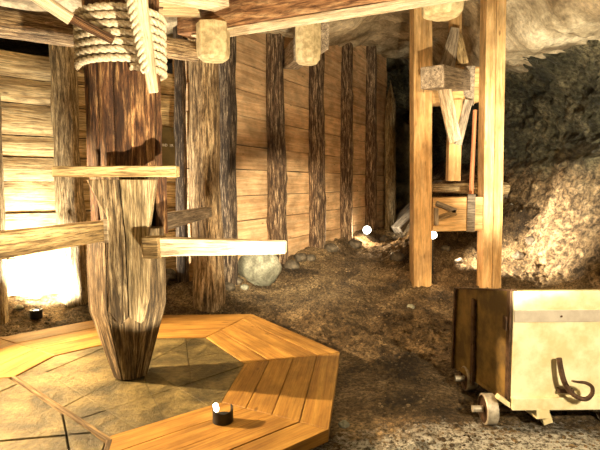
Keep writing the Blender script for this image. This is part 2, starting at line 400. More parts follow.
hl=[.34,.26,.24,.22,.33,.38,.30,.26,.38,.30,.30]
plank_wall('wall_left',W1a,W1b,hl,M['plank_left'],bulge=.018)
hr=[.40,.36,.42,.38,.40,.36,.44,.38,.40,.42,.38,.40,.40]
plank_wall('wall_log_side',W2a,W2b,hr,M['plank'])
plank_wall('wall_corner',W1b+Vector((-.02,-.02)),W2a+Vector((.05,.1)),hr[:9],M['plank'])
# ---------------------------------------------------------------- log props
def logprop(pxt,pxb,yb,Y,r,mat,label,ztop=None,point=0,seed=None,dy=0):
    base=P(pxb,yb,Y); g=terr(base.x,base.y); base.z=g-.12
    t=P(pxt,60,Y); zt=ztop if ztop else ceil_z(t.x,Y)+.12
    top=Vector((base.x+(t.x-base.x)*1.0,Y+dy,zt))
    mb=MB().log(base,top,r,r*.88,seed=seed,seg=44,amp=.10,knots=5,point=point,t=1.0)
    o=mb.build('log_prop',mat,smooth=True,angle=60)
    return tag(o,label,'log','bark log props along the plank wall')
LP=[(-9,-2,320,5.45,.10,'bark_pale','rough log prop cut by the left edge of the photo, beside the brightest wall patch'),
(61,75,295,6.15,.165,'bark_pale','pale knotty log prop standing left of the roped capstan'),
(180,183,292,6.95,.085,'bark_dark','thin dark log prop just right of the capstan, left of the thickest log'),
(203,208,302,6.25,.20,'bark_big','thickest log prop, brown mottled bark, standing behind the right push bar'),
(227,229,288,6.85,.13,'bark_dark','dark crooked log prop pressed against the right side of the thickest log'),
(275,278,270,8.25,.165,'bark','log prop with pale bark streaks standing just right of the grey boulder'),
(316,317,252,9.65,.165,'bark','log prop standing behind the second hanging timber stub, half in shadow'),
(346,346,247,11.05,.15,'bark','dark brown log prop between the shadowed one and the wall spotlight'),
(371,371,232,12.4,.15,'bark','dark log prop directly behind the small glowing wall spotlight')]
for (a,b,c,d,e,f,g) in LP: logprop(a,b,c,d,e,M[f],g)
logprop(391,390,232,12.9,.15,M['bark_pale'],'thin log prop with a pointed top at the dark end of the wall',ztop=P(391,80,12.9).z,point=.16)
# ---------------------------------------------------------------- overhead timber
def solo(name,mb,mat,label,cat,group=None,**k): return tag(mb.build(name,mat,**k),label,cat,group)
a=Vector((-1.22,5.42,0)); b=Vector((1.9,3.88,0))
solo('roof_beam',MB().beam((a.x,a.y,3.26),(b.x,b.y,3.26),.24,.27,seg=14,jit=.006),M['beam'],'long squared brown beam crossing under the roof above the posts','beam',bevel=.012)
solo('pale_plank',MB().beam((a.x+.15,a.y-.075,3.108),(b.x,b.y,3.108),.20,.022,seg=8,jit=.002,t=1.1),M['pale'],'added cream plank, coloured as the lamplit underside of the long roof beam','plank',bevel=.003)  # added strip; its cream colour stands for lamplight on the beam underside
la=Vector((-3.6,4.10,3.06)); lb=Vector((-1.12,5.58,3.02))
solo('roof_log',MB().log(la,lb,.15,.105,seed=4,amp=.06),M['bark_big'],'brown round roof log running behind the capstan from the upper left corner','log',smooth=True)
solo('roof_log',MB().log((-3.6,4.0,3.36),(-1.3,4.9,3.34),.12,.1,seed=8,amp=.1),M['darklog'],'blackened round log right under the roof in the upper left corner, above the brown one','log',smooth=True)
mb=MB()
for i in range(4): mb.beam((-1.72,4.22+i*.26,3.27),(-.98,4.26+i*.26,3.27),.25,.04,t=None)
solo('roof_boarding',mb,M['plank_left'],'yellow-lit roof boards right of the capstan top','boards',bevel=.005)
solo('roof_beam',MB().beam(P(160,-8,4.5)+Vector((0,0,0)),P(222,4,5.0),.22,.10,seg=4),M['pale'],'short pale beam at the top edge right of the capstan, above the long beam','beam',bevel=.01)
# stubs hanging below the beam
def stub(px,y0,y1,Y,w,rot,label,bev=.045):
    t=P(px,y0,Y); bo=P(px,y1,Y)
    mb=MB(); n=8; vs=[];rings=[(0,1),(.75,1),(.92,.93),(1,.72)]
    pts=[]
    for (k,s_) in rings:
        z=t.z+(bo.z-t.z)*k
        for q in range(8):
            an=rot+math.pi/4*q; rr=w*.54*s_*(1.0 if q%2 else .93)
            pts.append((t.x+rr*math.cos(an)*1.0,t.y+rr*math.sin(an),z))
    fs=[tuple(range(8)),tuple(range(24,32))]
    for i in range(3):
        for q in range(8): r_=(q+1)%8; fs.append((i*8+q,i*8+r_,i*8+8+r_,i*8+8+q))
    mb.add(pts,fs,[(p[2],p[0],p[1]) for p in pts],1.0)
    return solo('hanging_stub',mb,M['endgrain'],label,'timber stub','timber stubs hanging under the beam',bevel=.012)
stub(213,24,61,5.12,.33,R(10),'octagonal pale stub under the left end of the long roof beam')
stub(308,20,64,6.0,.30,R(25),'rounded pale stub hanging above the shadow on the wall, middle of the three')
stub(443,-16,17,4.55,.36,R(10),'yellow stub at the top edge beside the left new post')
a=P(300,40,6.0)
solo('cross_beam',MB().beam((a.x+.22,6.05,a.z+.06),(a.x-.15,8.4,a.z+.35),.26,.30,seg=6,jit=.005),M['grey'],'grey cross beam end behind the middle hanging stub','beam',bevel=.012)
# ---------------------------------------------------------------- capstan
cap=thing('capstan','large upright wooden capstan with tapered foot and push bars, standing on the stone paving','capstan',(CX,CY,.08))
# foot: octagonal, tapering to a blunt point
def octa(prof,rot=R(22.5),n=8):
    vs=[];gs=[]
    for (r,z) in prof:
        for q in range(n):
            an=rot+2*math.pi*q/n; vs.append((CX+r*math.cos(an),CY+r*math.sin(an),z)); gs.append((z,q*.22,0))
    fs=[tuple(reversed(range(n))),tuple(range((len(prof)-1)*n,len(prof)*n))]
    for i in range(len(prof)-1):
        for q in range(n): r_=(q+1)%n; fs.append((i*n+q,i*n+r_,i*n+n+r_,i*n+n+q))
    return vs,fs,gs
def stave(an,wdeg,prof,gap=.006,thick=.10,bul=.012):
    # one plank of a faceted or round shell: profile of (radius,z)
    vs=[];gs=[];K=4; h=R(wdeg)/2
    for (r,z) in prof:
        hw=r*math.tan(h)-gap
        n=Vector((math.cos(an),math.sin(an))); s=Vector((-n.y,n.x))
        row=[]
        for k in range(K+1):
            u=-1+2*k/K; rr=r+bul*(1-u*u)-bul*.5
            p=Vector((CX,CY))+n*rr+s*u*hw; row.append(p); gs.append((z,u*hw+an*3,0))
            vs.append((p.x,p.y,z))
        for k in (K,0):
            u=-1+2*k/K; ri=max(.02,r-thick); p=Vector((CX,CY))+n*ri+s*u*max(.01,hw-thick*math.tan(h)); vs.append((p.x,p.y,z)); gs.append((z,u*hw,.1))
    m=K+3; S=len(prof)
    fs=[tuple(range(m)),tuple(range((S-1)*m,S*m))]
    for i in range(S-1):
        for q in range(m): r_=(q+1)%m; fs.append((i*m+q,i*m+r_,i*m+m+r_,i*m+m+q))
    return vs,fs,gs
def prof_dense(pr,step=.12):
    o=[]
    for (a,b) in zip(pr,pr[1:]):
        n=max(1,int(abs(b[1]-a[1])/step))
        for i in range(n): k=i/n; o.append((a[0]+(b[0]-a[0])*k,a[1]+(b[1]-a[1])*k))
    return o+[pr[-1]]
# core
core=MB().lathe((CX,CY,0),[(.09,.085),(.16,.6),(.15,3.3)],n=12); core.build('core',M['darklog'],cap)
low=[(.135,.08),(.30,.64),(.305,.95),(.295,1.26)]
for q in range(8):
    an=R(-90+45*q+12)
    v,f,g=stave(an,45,[(r*.93,z) for r,z in low],gap=.004,thick=.09,bul=.006)
    MB().add(v,f,g,random.uniform(.8,1.15)).build('foot_plank',M['shaft'],cap,smooth=True,bevel=.006,angle=30)
# waist: flared front planks run from the collar down over the foot; narrow blocks behind them
v,f,g=octa([(.185,1.22),(.20,1.40),(.25,1.645)],rot=R(10)); MB().add(v,f,g,.8).build('waist_block',M['shaft'],cap,bevel=.004)
def front_plank(pxs,Y,m,t):
    q=[P(x,y,Y) for x,y in pxs]; n=len(q)
    vs=q+[x+Vector((0,.075,0)) for x in q]
    mb=MB(); mb.add(vs,[tuple(range(n)),tuple(range(n,2*n))]+[(i,(i+1)%n,n+(i+1)%n,n+i) for i in range(n)],[(x.z,x.x,x.y) for x in vs],t)
    return mb.build('front_plank',m,cap,bevel=.006)
front_plank([(86,179.5),(118,179.5),(124.5,236),(128,318),(120,326),(109,312),(107,218)],3.575,M['shaft'],1.1)
front_plank([(119,179.5),(155,179.5),(147,236),(148,262),(147,300),(141,324),(129,318),(125.5,236)],3.57,M['shaft_pale'],1.0)
for an in (R(150),R(95),R(35)):
    n=Vector((math.cos(an),math.sin(an)));s=Vector((-n.y,n.x))
    c=Vector((CX,CY))+n*.25
    MB().beam((c.x,c.y,1.2),(c.x,c.y,1.68),.20,.09,up=(n.x,n.y,0),t=.8).build('back_plank',M['stave'],cap,bevel=.008)
for q in range(14):
    an=R(360/14*q+5)
    r0=.262+random.uniform(-.008,.01)
    pr=[(r0+.01*noise.noise((q*3.1,i*.5,0)),1.68+i*.12) for i in range(15)]
    v,f,g=stave(an,360/14,pr,gap=.005,thick=.07,bul=.024)
    MB().add(v,f,g,random.uniform(.7,1.25)).build('drum_stave',M['stave'],cap,smooth=True,angle=35)
for (yy,l,r_) in ((-.36,-.36,.49),(.36,-.34,.30)):
    MB().beam((CX+l,CY+yy,1.68),(CX+r_,CY+yy+.02,1.68),.13,.075,seg=5,jit=.002).build('collar_board',M['bar'],cap,bevel=.006)
# push bars
def pushbar(a,b,w,h,tw,th,mat,blk=True):
    o=MB().beam(a,b,w,h,seg=8,jit=.0015,tw=tw,th=th,t=1.05).build('push_bar',mat,cap,bevel=.008)
    return o
a=P(106,230,3.66); b=P(0,245,2.77); d=(b-a); 
pb=pushbar(a-d*.1,a+d*1.75,.10,.145,.10,.15,M['bar'])
MB().beam(a+Vector((.0,-.07,.0)),a+Vector((.05,-.07,.0)),.06,.165).build('end_block',M['pale'],pb,bevel=.004)
a=P(146,247,3.50); b=P(286,247,3.42)
pb=pushbar(a+Vector((-.02,.03,0)),b,.10,.138,.08,.085,M['pale'])
MB().beam(P(147,247,3.52),P(162.5,247,3.50),.15,.15).build('socket_block',M['bar'],pb,bevel=.006)
a=P(156,223,4.15); b=P(208,212,5.55)
pushbar(a,b,.10,.15,.09,.11,M['grey'])
# ---------------------------------------------------------------- rope (3 twisted strands)
def rope_mesh(path,rad,lay,mb,n=7):
    # resample
    pts=[Vector(p) for p in path]; L=[0]
    for i in range(1,len(pts)): L.append(L[-1]+(pts[i]-pts[i-1]).length)
    prev=None; frames=[]
    for i,p in enumerate(pts):
        d=(pts[min(i+1,len(pts)-1)]-pts[max(i-1,0)]).normalized()
        u=d.orthogonal().normalized() if prev is None else (prev-d*prev.dot(d)).normalized()
        prev=u; frames.append((p,u,d.cross(u)))
    for s_ in range(3):
        sp=[]
        for i,(p,u,w) in enumerate(frames):
            an=2*math.pi*(L[i]/lay+s_/3); sp.append(p+(u*math.cos(an)+w*math.sin(an))*rad*.52)
        mb.tube(sp,rad*.50,n=n,t=1.0)
mb=MB(); path=[]
RR=.262+.045; turns=7.4; z0=2.42
for i in range(int(turns*240)):
    an=i/240*2*math.pi-R(60); t=i/240
    path.append((CX+RR*math.cos(an),CY+RR*math.sin(an),z0+t*.0575+.006*noise.noise((t*2,0,0))))
rope_mesh(path,.0275,.16,mb)
solo('rope',mb,M['rope'],'thick pale twisted rope wound in turns round the capstan drum','rope',smooth=True,angle=80)
mb=MB()
p0=P(127,-18,3.30); p1=P(146,72,3.42)
rope_mesh([p0+(p1-p0)*i/160 for i in range(161)],.036,.13,mb)
solo('rope',mb,M['rope'],'single rope hanging down the pale batten in front of the drum turns','rope',smooth=True,angle=80)
solo('batten',MB().beam(P(135,-18,3.30)+Vector((0,0.02,0)),P(153.5,93,3.46),.115,.05,up=(0,1,0),seg=4,tw=.065,th=.04,t=1.1),M['pale'],'bright tapered batten leaning down across the rope turns','batten',bevel=.008)
pl=thing('brace_pole','pale round pole slanting from the upper left corner to the capstan drum, far end coloured as in shade','pole',P(71,18,3.42))
MB().log(P(-10,-35,3.15),P(71,19,3.42),.044,.042,amp=.03,knots=0,seg=14,t=1.1).build('pole_shaft',M['pale'],pl,smooth=True)
MB().log(P(66,15,3.42),P(113,40,3.50),.034,.03,amp=.06,knots=0,seg=10,t=1.0).build('pole_shaded_end',M['stave'],pl,smooth=True)  # dark wood stands for the stretch of pole lying in shade
# ---------------------------------------------------------------- deck and paving
DZ=.08
outer_px=[(252,314),(340,352),(329,429)]
inn=[Vector((-.93,4.84)),Vector((-.47,4.12)),Vector((-.55,3.37)),Vector((-1.15,2.90)),None,Vector((-2.23,3.82)),Vector((-2.19,4.28)),Vector((-1.72,4.82))]
c2=Vector((CX,CY))
def polar(r,a): return c2+Vector((math.cos(R(a)),math.sin(R(a))))*r
out=[G(252,314,DZ).xy,G(340,352,DZ).xy,G(329,429,DZ).xy,polar(1.9,-77),None,polar(1.9,188),polar(1.88,150),polar(1.93,112)]
inn[6]=polar(.93,152); inn[7]=polar(.98,110); inn[5]=Vector((-2.25,3.82))
deck=thing('octagonal_deck','low octagonal walkway of orange pine planks round the capstan','deck',(CX,CY,0))
def section(i0,i1,np_,o1=None):
    mb=MB(); A,B,C,D=inn[i0],out[i0],out[i1],(inn[i1])
    if o1 is not None: C=o1
    for k in range(np_):
        k0=k/np_+.004; k1=(k+1)/np_-.004
        p=[A+(B-A)*k0, D+(C-D)*k0, D+(C-D)*k1, A+(B-A)*k1]
        e=(p[1]-p[0]).normalized()*.004
        p=[p[0]+e,p[1]-e,p[2]-e,p[3]+e]
        mb.prism(p,.0,DZ+random.uniform(-.002,.002),ins=.004,t=random.uniform(.88,1.1))
    return mb.build('deck_section',M['deck'],deck)
section(7,0,3); section(0,1,4); section(1,2,4); section(2,3,4); section(6,7,3); section(5,6,3)
# paving: convex pieces cut by straight joints
def cut(poly,a,b):
    n=Vector((-(b-a).y,(b-a).x)); L=[];Rr=[]
    for i,p in enumerate(poly):
        q=poly[(i+1)%len(poly)]; dp=(p-a).dot(n); dq=(q-a).dot(n)
        (L if dp>=0 else Rr).append(p)
        if (dp>0 and dq<0) or (dp<0 and dq>0):
            x=p+(q-p)*(dp/(dp-dq)); L.append(x); Rr.append(x)
    return [s for s in (L,Rr) if len(s)>2]
def shrink(poly,g):
    c=Vector((0,0)); 
    for p in poly: c+=p
    c/=len(poly); return [p+(c-p).normalized()*min(g,(c-p).length*.4) for p in poly]
def area(p): return abs(sum(p[i].x*p[(i+1)%len(p)].y-p[(i+1)%len(p)].x*p[i].y for i in range(len(p))))/2
def px2(x,y): return G(x,y,DZ).xy
inner_poly=[v for v in inn if v is not None]
pieces=[inner_poly]
cuts=[((52,356),(125,325)),((85,395),(170,350)),((32,377),(120,340)),((80,418),(160,392)),((100,340),(200,400)),((60,380),(140,430)),((130,350),(175,440)),((150,392),(240,372)),((185,330),(195,420)),((150,365),(230,350))]
for ci,(a,b) in enumerate(cuts):
    a,b=px2(*a),px2(*b); new=[]
    for p in pieces:
        c=sum(p,Vector((0,0)))/len(p); mid=(a+b)/2; l=(b-a).length
        if area(p)>.16 and (c-mid).length<l*.75+.2: new+=cut(p,a,b)
        else: new.append(p)
    pieces=new
mb=MB()
for p in pieces:
    if area(p)<.003: continue
    mb.prism(shrink(p,.005),.0,DZ-.006+random.uniform(-.004,.003),ins=.0015,t=1.0)
mb.prism([v for v in inner_poly],-.01,DZ-.022,t=.5)
# slabs outside the kerb
e=(px2(107,440)-px2(0,368)).normalized(); nn=Vector((e.y,-e.x)); nn=nn if nn.x<0 else -nn
K0=px2(0,368)-e*1.2; K1=px2(108,438)+e*.02
rad=(Vector((-1.12,2.86))-c2).normalized()
slabs=[[K0+nn*.024,K1+nn*.024,K1+rad*1.1+nn*.024,K1+rad*1.1+nn*1.4,K0+nn*1.5]]
for (a,b) in [((0,391),(32,377)),((0,440),(110,430)),((60,395),(70,450))]:
    a,b=px2(*a),px2(*b); new=[]
    for p in slabs: new+=cut(p,a,b)
    slabs=new
for p in slabs: mb.prism(shrink(p,.008),.0,DZ-.004+random.uniform(-.005,.003),ins=.008,t=1.0)
pv=mb.build('floor_paving',M['stone']); tag(pv,kind='structure')
kb=MB(); k3=lambda v,z:(v.x,v.y,z)
kb.beam(k3(K0,.04),k3(K1,.04),.035,.081,t=.6); kb.beam(k3(K1,.04),k3(K1+rad*1.1,.04),.035,.081,t=.6)
solo('kerb_strip',kb,M['bar'],'narrow kerb strip edging the yellow slabs along the stone paving','kerb',bevel=.005)
# ---------------------------------------------------------------- right-hand timber frame
def post(px0,px1,ybot,Y,topz,label,tilt=0,dbl=False):
    a=P((px0+px1)/2,ybot,Y); a.z=terr(a.x,a.y)-.1; w=(px1-px0)/500*Y*.94
    if dbl:
        t=thing('timber_post',label,'post',a)
        MB().beam(a+Vector((-w*.26,0,0)),Vector((a.x-w*.26+tilt,a.y,topz)),w*.5,.26,up=(0,1,0),seg=12,jit=.003,t=1.05).build('timber_half',M['post'],t,bevel=.008)
        MB().beam(a+Vector((w*.26,.01,0)),Vector((a.x+w*.26+tilt,a.y,topz)),w*.48,.26,up=(0,1,0),seg=12,jit=.003,t=.95).build('timber_half',M['post'],t,bevel=.008)
        return t
    t=solo('timber_post',MB().beam(a,Vector((a.x+tilt,a.y,topz)),w,.28,up=(0,1,0),seg=12,jit=.003,t=1.0),M['post'],label,'post',bevel=.01)
    return t
post(411,430,289,7.2,ceil_z(2,7.2)+.1,'left post of the pair of new square timber posts',tilt=-.085)
post(479,499,287,7.2,ceil_z(2.6,7.2)+.1,'right post of the pair, doubled from two new timbers',tilt=-.075,dbl=True)
br=thing('timber_bracket','wooden hoist head of stacked blocks and struts fixed between the two posts','timber bracket',P(454,105,7.35))
MB().beam(P(429,88,7.5),P(477,86,7.5),.34,.50,up=(0,0,1),t=1.0).build('head_block',M['post'],br,bevel=.025)
MB().beam(P(469,86,7.31),P(469,86,7.29)+Vector((.001,0,0)),.15,.55,t=.8).build('face_cleat',M['grey'],br,bevel=.005)
MB().beam(P(432,77,6.35),P(462,82,7.45),.30,.27,t=1.0).build('arm',M['grey'],br,bevel=.012)
MB().beam(P(444,88,6.75),P(455,141,7.0),.17,.06,up=(0,1,0),t=1.1).build('strut',M['pale'],br,bevel=.006)
MB().beam(P(468,100,7.3),P(457,145,7.3),.12,.08,up=(0,1,0),t=.9).build('strut',M['grey'],br,bevel=.006)
MB().beam(P(455,100,7.35),P(453,181,7.35),.18,.14,up=(0,1,0),t=1.0).build('hanging_bar',M['post'],br,bevel=.008)
MB().beam(P(456,-12,7.25),P(454,75,7.3),.155,.12,up=(0,1,0),t=.8).build('hanging_bar',M['post'],br,bevel=.008)
MB().beam(P(455,28,7.1),P(446,70,7.1),.12,.05,up=(0,1,0),tw=.23,t=.9).build('side_board',M['grey'],br,bevel=.005)
MB().beam(P(459,34,7.18),P(462,64,7.18),.06,.08,up=(0,1,0),tw=.17,t=1.1).build('side_board',M['bar'],br,bevel=.005)
# crate
cr=thing('wooden_crate','old wooden crate-like block held low between the two posts','crate',P(454,232,7.2))
MB().beam(P(429,214,7.25),P(478,213,7.25),.42,.48,up=(0,0,1),t=1.0).build('crate_body',M['post'],cr,bevel=.015)
MB().beam(P(467,213,7.00),P(475,213,7.00),.03,.53,t=.75).build('corner_cleat',M['grey'],cr,bevel=.004)
MB().beam(P(436,203,6.99),P(456,211,6.99),.04,.07,t=.7).build('slanted_cleat',M['grey'],cr,bevel=.004)
MB().beam(P(456,212,6.99),P(436,219,6.99),.04,.08,t=1.1).build('slanted_cleat',M['bar'],cr,bevel=.004)
MB().beam(P(436,208,6.99),P(436,225,6.99),.05,.09,up=(0,1,0),t=.8).build('upright_cleat',M['grey'],cr,bevel=.004)
solo('log_piece',MB().log(P(431,190,7.25)+Vector((0,0,.03)),P(505,191,7.9)+Vector((0,0,.04)),.06,.10,seed=3,amp=.08,seg=14,t=1),M['bark_pale'],'round log lying on the crate behind the posts, pale cut end at right','log',smooth=True)
solo('log_piece',MB().log(P(432,188,8.0),P(474,178,8.4),.07,.09,seed=13,amp=.12,seg=14,t=.9),M['bark'],'brown split log resting slanted on top of the crate','log',smooth=True)
solo('wooden_rod',MB().log(P(475,110,7.22),P(471,194,7.20),.028,.034,seed=5,amp=.03,knots=0,seg=10,t=1),M['redrod'],'thin reddish rod standing upright on the crate beside the right post','rod',smooth=True)
for (a,b,w,lab) in (((395,206,13.0),(440,200,13.5),.22,'upper grey sleeper lying on the rubble behind the left new post'),((397,222,12.2),(436,214,13.0),.20,'lower grey sleeper lying on the rubble behind the left new post'),((478,214,10.5),(520,208,11.2),.22,'grey sleeper lying behind the right new post')):
    p,q=P(*a),P(*b); p.z=terr(p.x,p.y)+.1; q.z=terr(q.x,q.y)+.1
    solo('sleeper',MB().beam(p,q,.3,w,seg=4,jit=.01),M['grey'],lab,'timber',bevel=.02)
# ---------------------------------------------------------------- boulder and stones
b=G(257,289,.09); o=lump('boulder',(b.x+.01,b.y+.22,.09+.27),.31,M['boulder'],3.3,.12,4,.1,(1.0,.8,1.0)); tag(o,'large rounded grey boulder between two log props under the right push bar','boulder')
stones=[(228,290,.09,'dark stone at the foot of the thickest log, left of the boulder'),(237,284,.08,'dark stone wedged behind the log foot and the boulder'),(244,290,.06,'small flat stone touching the left side of the boulder'),(292,270,.12,'stone right of the boulder against the wall foot'),(301,263,.12,'dark stone against the wall between two log props, second from the boulder'),(310,262,.10,'dark stone at the foot of the half-shadowed log'),(331,254,.13,'dark rock against the wall left of the wall spotlight'),(355,249,.15,'dark rock directly below left of the wall spotlight'),(385,241,.12,'black rock right of the wall spotlight'),(398,262,.14,'grey stone beside the foot of the left new post'),(446,250,.13,'pale stone on the lit rubble under the crate'),(460,262,.12,'brown stone between the feet of the two new posts'),(520,262,.16,'stone at the foot of the right rock slope'),(536,246,.22,'brown rock in the hollow of the right rock slope'),(411,308,.05,'small pale stone on the dirt, below the left post'),(344,428,.035,'tiny pale stone at the near right corner of the deck'),(18,311,.05,'small dark stone at the left beside the floor lamp'),(156,290,.16,'dark rock in the shade between capstan and thin log prop'),(165,283,.14,'dark rock touching the thin log prop from the left')]
for (x,y,r,lab) in stones:
    # march the ray until it meets the ground
    rr=ray(x,y); t=3
    while t<16 and H+rr.z*t>terr(rr.x*t,rr.y*t): t+=.02
    p=rr*t; r*=(.55 if x>400 and r>.06 else .9); o=lump('stone',(p.x,p.y+r*.6,terr(p.x,p.y+r*.6)+r*.45),r,M['boulder'] if r<.06 else M['darkstone'],x*.37,.3,3,.25,(1.15,.9,.8))
    tag(o,lab,'stone','loose stones on the dirt')
# scattered pebbles of crushed dirt: uncountable
mb=MB()
ico=[(0,0,1),(.894,0,.447),(.276,.851,.447),(-.724,.526,.447),(-.724,-.526,.447),(.276,-.851,.447),(.724,.526,-.447),(-.276,.851,-.447),(-.894,0,-.447),(-.276,-.851,-.447),(.724,-.526,-.447),(0,0,-1)]
icf=[(0,1,2),(0,2,3),(0,3,4),(0,4,5),(0,5,1),(1,6,2),(2,7,3),(3,8,4),(4,9,5),(5,10,1),(6,7,2),(7,8,3),(8,9,4),(9,10,5),(10,6,1),(11,7,6),(11,8,7),(11,9,8),(11,10,9),(11,6,10)]
cnt=0
while cnt<9000:
    y=random.uniform(2.2,13); x=random.uniform(-.66*y,.66*y)
    if math.hypot(x-CX,y-CY)<1.95 or (x<CX and y<4.6): continue
    if wall_dist(x,y)<.1 or (W1a.x<x<W2b.x and y>W2a.y+(x-W2a.x)*1.92 and x>W2a.x): continue
    if x<W2a.x and (Vector((x,y))-W1a).dot(Vector((-(W1b-W1a).y,(W1b-W1a).x)))>0: continue
    r=random.choice((.004,.005,.006,.008,.010,.014))*(.7+.13*y); z=terr(x,y)
    s=[random.uniform(.6,1.3) for _ in range(3)]
    q=[(x+v[0]*r*s[0]*random.uniform(.8,1.2),y+v[1]*r*s[1],z+v[2]*r*s[2]*.7+r*.25) for v in ico]
    mb.add(q,icf,None,1.0); cnt+=1
tag(mb.build('rubble',M['dirt']),'loose brown gravel and crumbs strewn over the dirt floor','gravel',kind='stuff')
# ---------------------------------------------------------------- lamps
def floor_lamp(name,p,aim,label,r=.05,hh=.08,glow='glow'):
    t=thing(name,label,'lamp',p); p=Vector(p)
    MB().lathe(p,[(r*1.0,0),(r*1.05,hh*.8),(r*1.05,hh),(r*.85,hh),(r*.8,hh*.75)],n=24).build('lamp_body',M['black'],t,smooth=True,angle=40)
    MB().lathe(p+Vector((0,0,hh*.76)),[(r*.78,0),(r*.6,.008)],n=20).build('lamp_lens',M[glow],t)
    return t
def spot(loc,aim,energy,col,size=120,blend=.6,rad=.04,name='lamp_or_fill_light'):
    d=bpy.data.lights.new(name,'SPOT'); d.energy=energy; d.color=col; d.spot_size=R(size); d.spot_blend=blend; d.shadow_soft_size=rad
    o=bpy.data.objects.new(name,d); COL.objects.link(o); o.location=loc
    o.rotation_euler=(Vector(aim)-Vector(loc)).to_track_quat('-Z','Y').to_euler(); return o
def point(loc,energy,col,rad=.05):
    d=bpy.data.lights.new('lamp_or_fill_light','POINT'); d.energy=energy; d.color=col; d.shadow_soft_size=rad
    o=bpy.data.objects.new('lamp_or_fill_light',d); COL.objects.link(o); o.location=loc; return o
WARM=(1,.80,.50); ORG_=(1,.66,.33); WHT=(1,.88,.66)
# lamp at the foot of the left wall
pA=P(36,308,5.62); zA=terr(pA.x,pA.y); pA.z=zA
floor_lamp('ground_spotlight',pA,None,'short dark floor lamp flooding the left plank wall with light',.065,.10)
spot(pA+Vector((0,.06,.16)),(-3.15,6.4,1.3),850,WHT,156,.6)
# lamp on the deck: black curved shield with bright lens
pB=G(223,421,DZ); pB.z=DZ
lB=thing('deck_spotlight','small black shielded spotlight standing on the near deck planks, glowing white','lamp',pB)
mb=MB(); vs=[];n=28
cB=Vector((pB.x,pB.y,DZ))
for i in range(n+1):
    an=R(165)+R(240)*i/n; k=i/n
    top=.072+.035*abs(k-.5)**1*1.2-(.0)
    for rr in (.066,.060):
        for z in (0,top): vs.append((cB.x+rr*math.cos(an),cB.y+rr*math.sin(an),DZ+z))
fs=[]
for i in range(n):
    a_=i*4;b_=a_+4
    fs+=[(a_,b_,b_+1,a_+1),(a_+2,a_+3,b_+3,b_+2),(a_+1,b_+1,b_+3,a_+3),(a_,a_+2,b_+2,b_)]
fs+=[(0,1,3,2),(n*4,n*4+2,n*4+3,n*4+1)]
mb.add(vs,fs); mb.build('lamp_shield',M['black'],lB)
MB().lathe(cB,[(.055,0),(.055,.035),(.05,.04)],n=24).build('lamp_body',M['black'],lB,smooth=True)
ld=Vector((-.45,.75,.9)).normalized()
MB().lathe(cB+Vector((-.045,.015,.06)),[(.004,-.002),(.016,.0),(.020,.02),(.016,.045),(.005,.052)],axis=(-.1,-.05,1),n=20).build('lamp_lens',M['glow'],lB)
spot(cB+Vector((-.0,.02,.13)),cB+Vector((-.08,.25,2)),170,WARM,136,.15,.02)
# lamps farther back
def ball(name,px,py,Y,label,r=.06):
    p=P(px,py,Y); t=thing(name,label,'lamp',(p.x,p.y,terr(p.x,p.y)))
    MB().lathe((p.x,p.y+.05,terr(p.x,p.y)-.02),[(.03,0),(.02,max(.05,p.z-terr(p.x,p.y)))],n=10).build('lamp_stem',M['black'],t)
    MB().lathe(p+Vector((0,.02,0)),[(r*1.05,.0),(r*1.15,-.03),(r*.6,-.14)],axis=(0,-1,0),n=20).build('lamp_body',M['black'],t,smooth=True)
    MB().lathe(p,[(r*.95,.0),(r*.8,.04),(r*.4,.06)],axis=(0,-1,0),n=20).build('lamp_lens',M['glow'],t,smooth=True)
    return p
p=ball('wall_spotlight',367,230,11.7,'small glowing spotlight at the foot of the log wall, far end',.10)
spot(p+Vector((0,-.12,.02)),(1.8,8.5,.8),260,ORG_,150,.8,.06)
spot(p+Vector((.14,-.08,.04)),(4.2,12.6,1.3),120,WHT,90,.8,.05)
p=ball('rubble_spotlight',433,235,7.8,'dazzling spotlight low between the two new posts, beside the crate',.065)
spot(p+Vector((.10,.05,.0)),(4.1,8.1,.35),1300,(1,.80,.54),92,.9,.04)
spot(p+Vector((.0,-.14,.02)),(1.6,5.0,.2),60,ORG_,150,.9,.05)
# off-frame lamps inferred from shadows and lit areas, then added fill lights
spot((-4.3,3.9,1.75),(-.2,3.9,.0),2700,ORG_,58,.5,.05)
spot((1.9,-.2,2.3),(1.9,3.1,.25),900,WARM,48,.6,.10)
spot((.3,1.0,2.2),(-.15,7.8,.7),4200,WARM,25,.5,.05)
spot((.9,1.6,2.2),(2.0,9.0,1.1),1150,ORG_,44,.8,.06)  # added wide fill for the rest of the log wall, no fixture
spot((.7,1.5,.25),(.65,1.8,3.0),1350,WARM,134,.12,.04)  # added uplight to brighten ceiling, beams and drum, no lamp modelled
spot((2.3,4.2,.7),(4.2,8.6,2.9),1500,(1,.88,.62),60,.8,.08)  # added fill to lift the upper right rock, no lamp stands here
spot((.4,3.6,2.3),(.0,7.3,0),420,WARM,52,.9,.05)  # added fill to brighten the dirt floor, no lamp hangs here
w=bpy.data.worlds.new('world'); sc.world=w; w.use_nodes=True
w.node_tree.nodes['Background'].inputs[0].default_value=(1,.72,.42,1); w.node_tree.nodes['Background'].inputs[1].default_value=.02
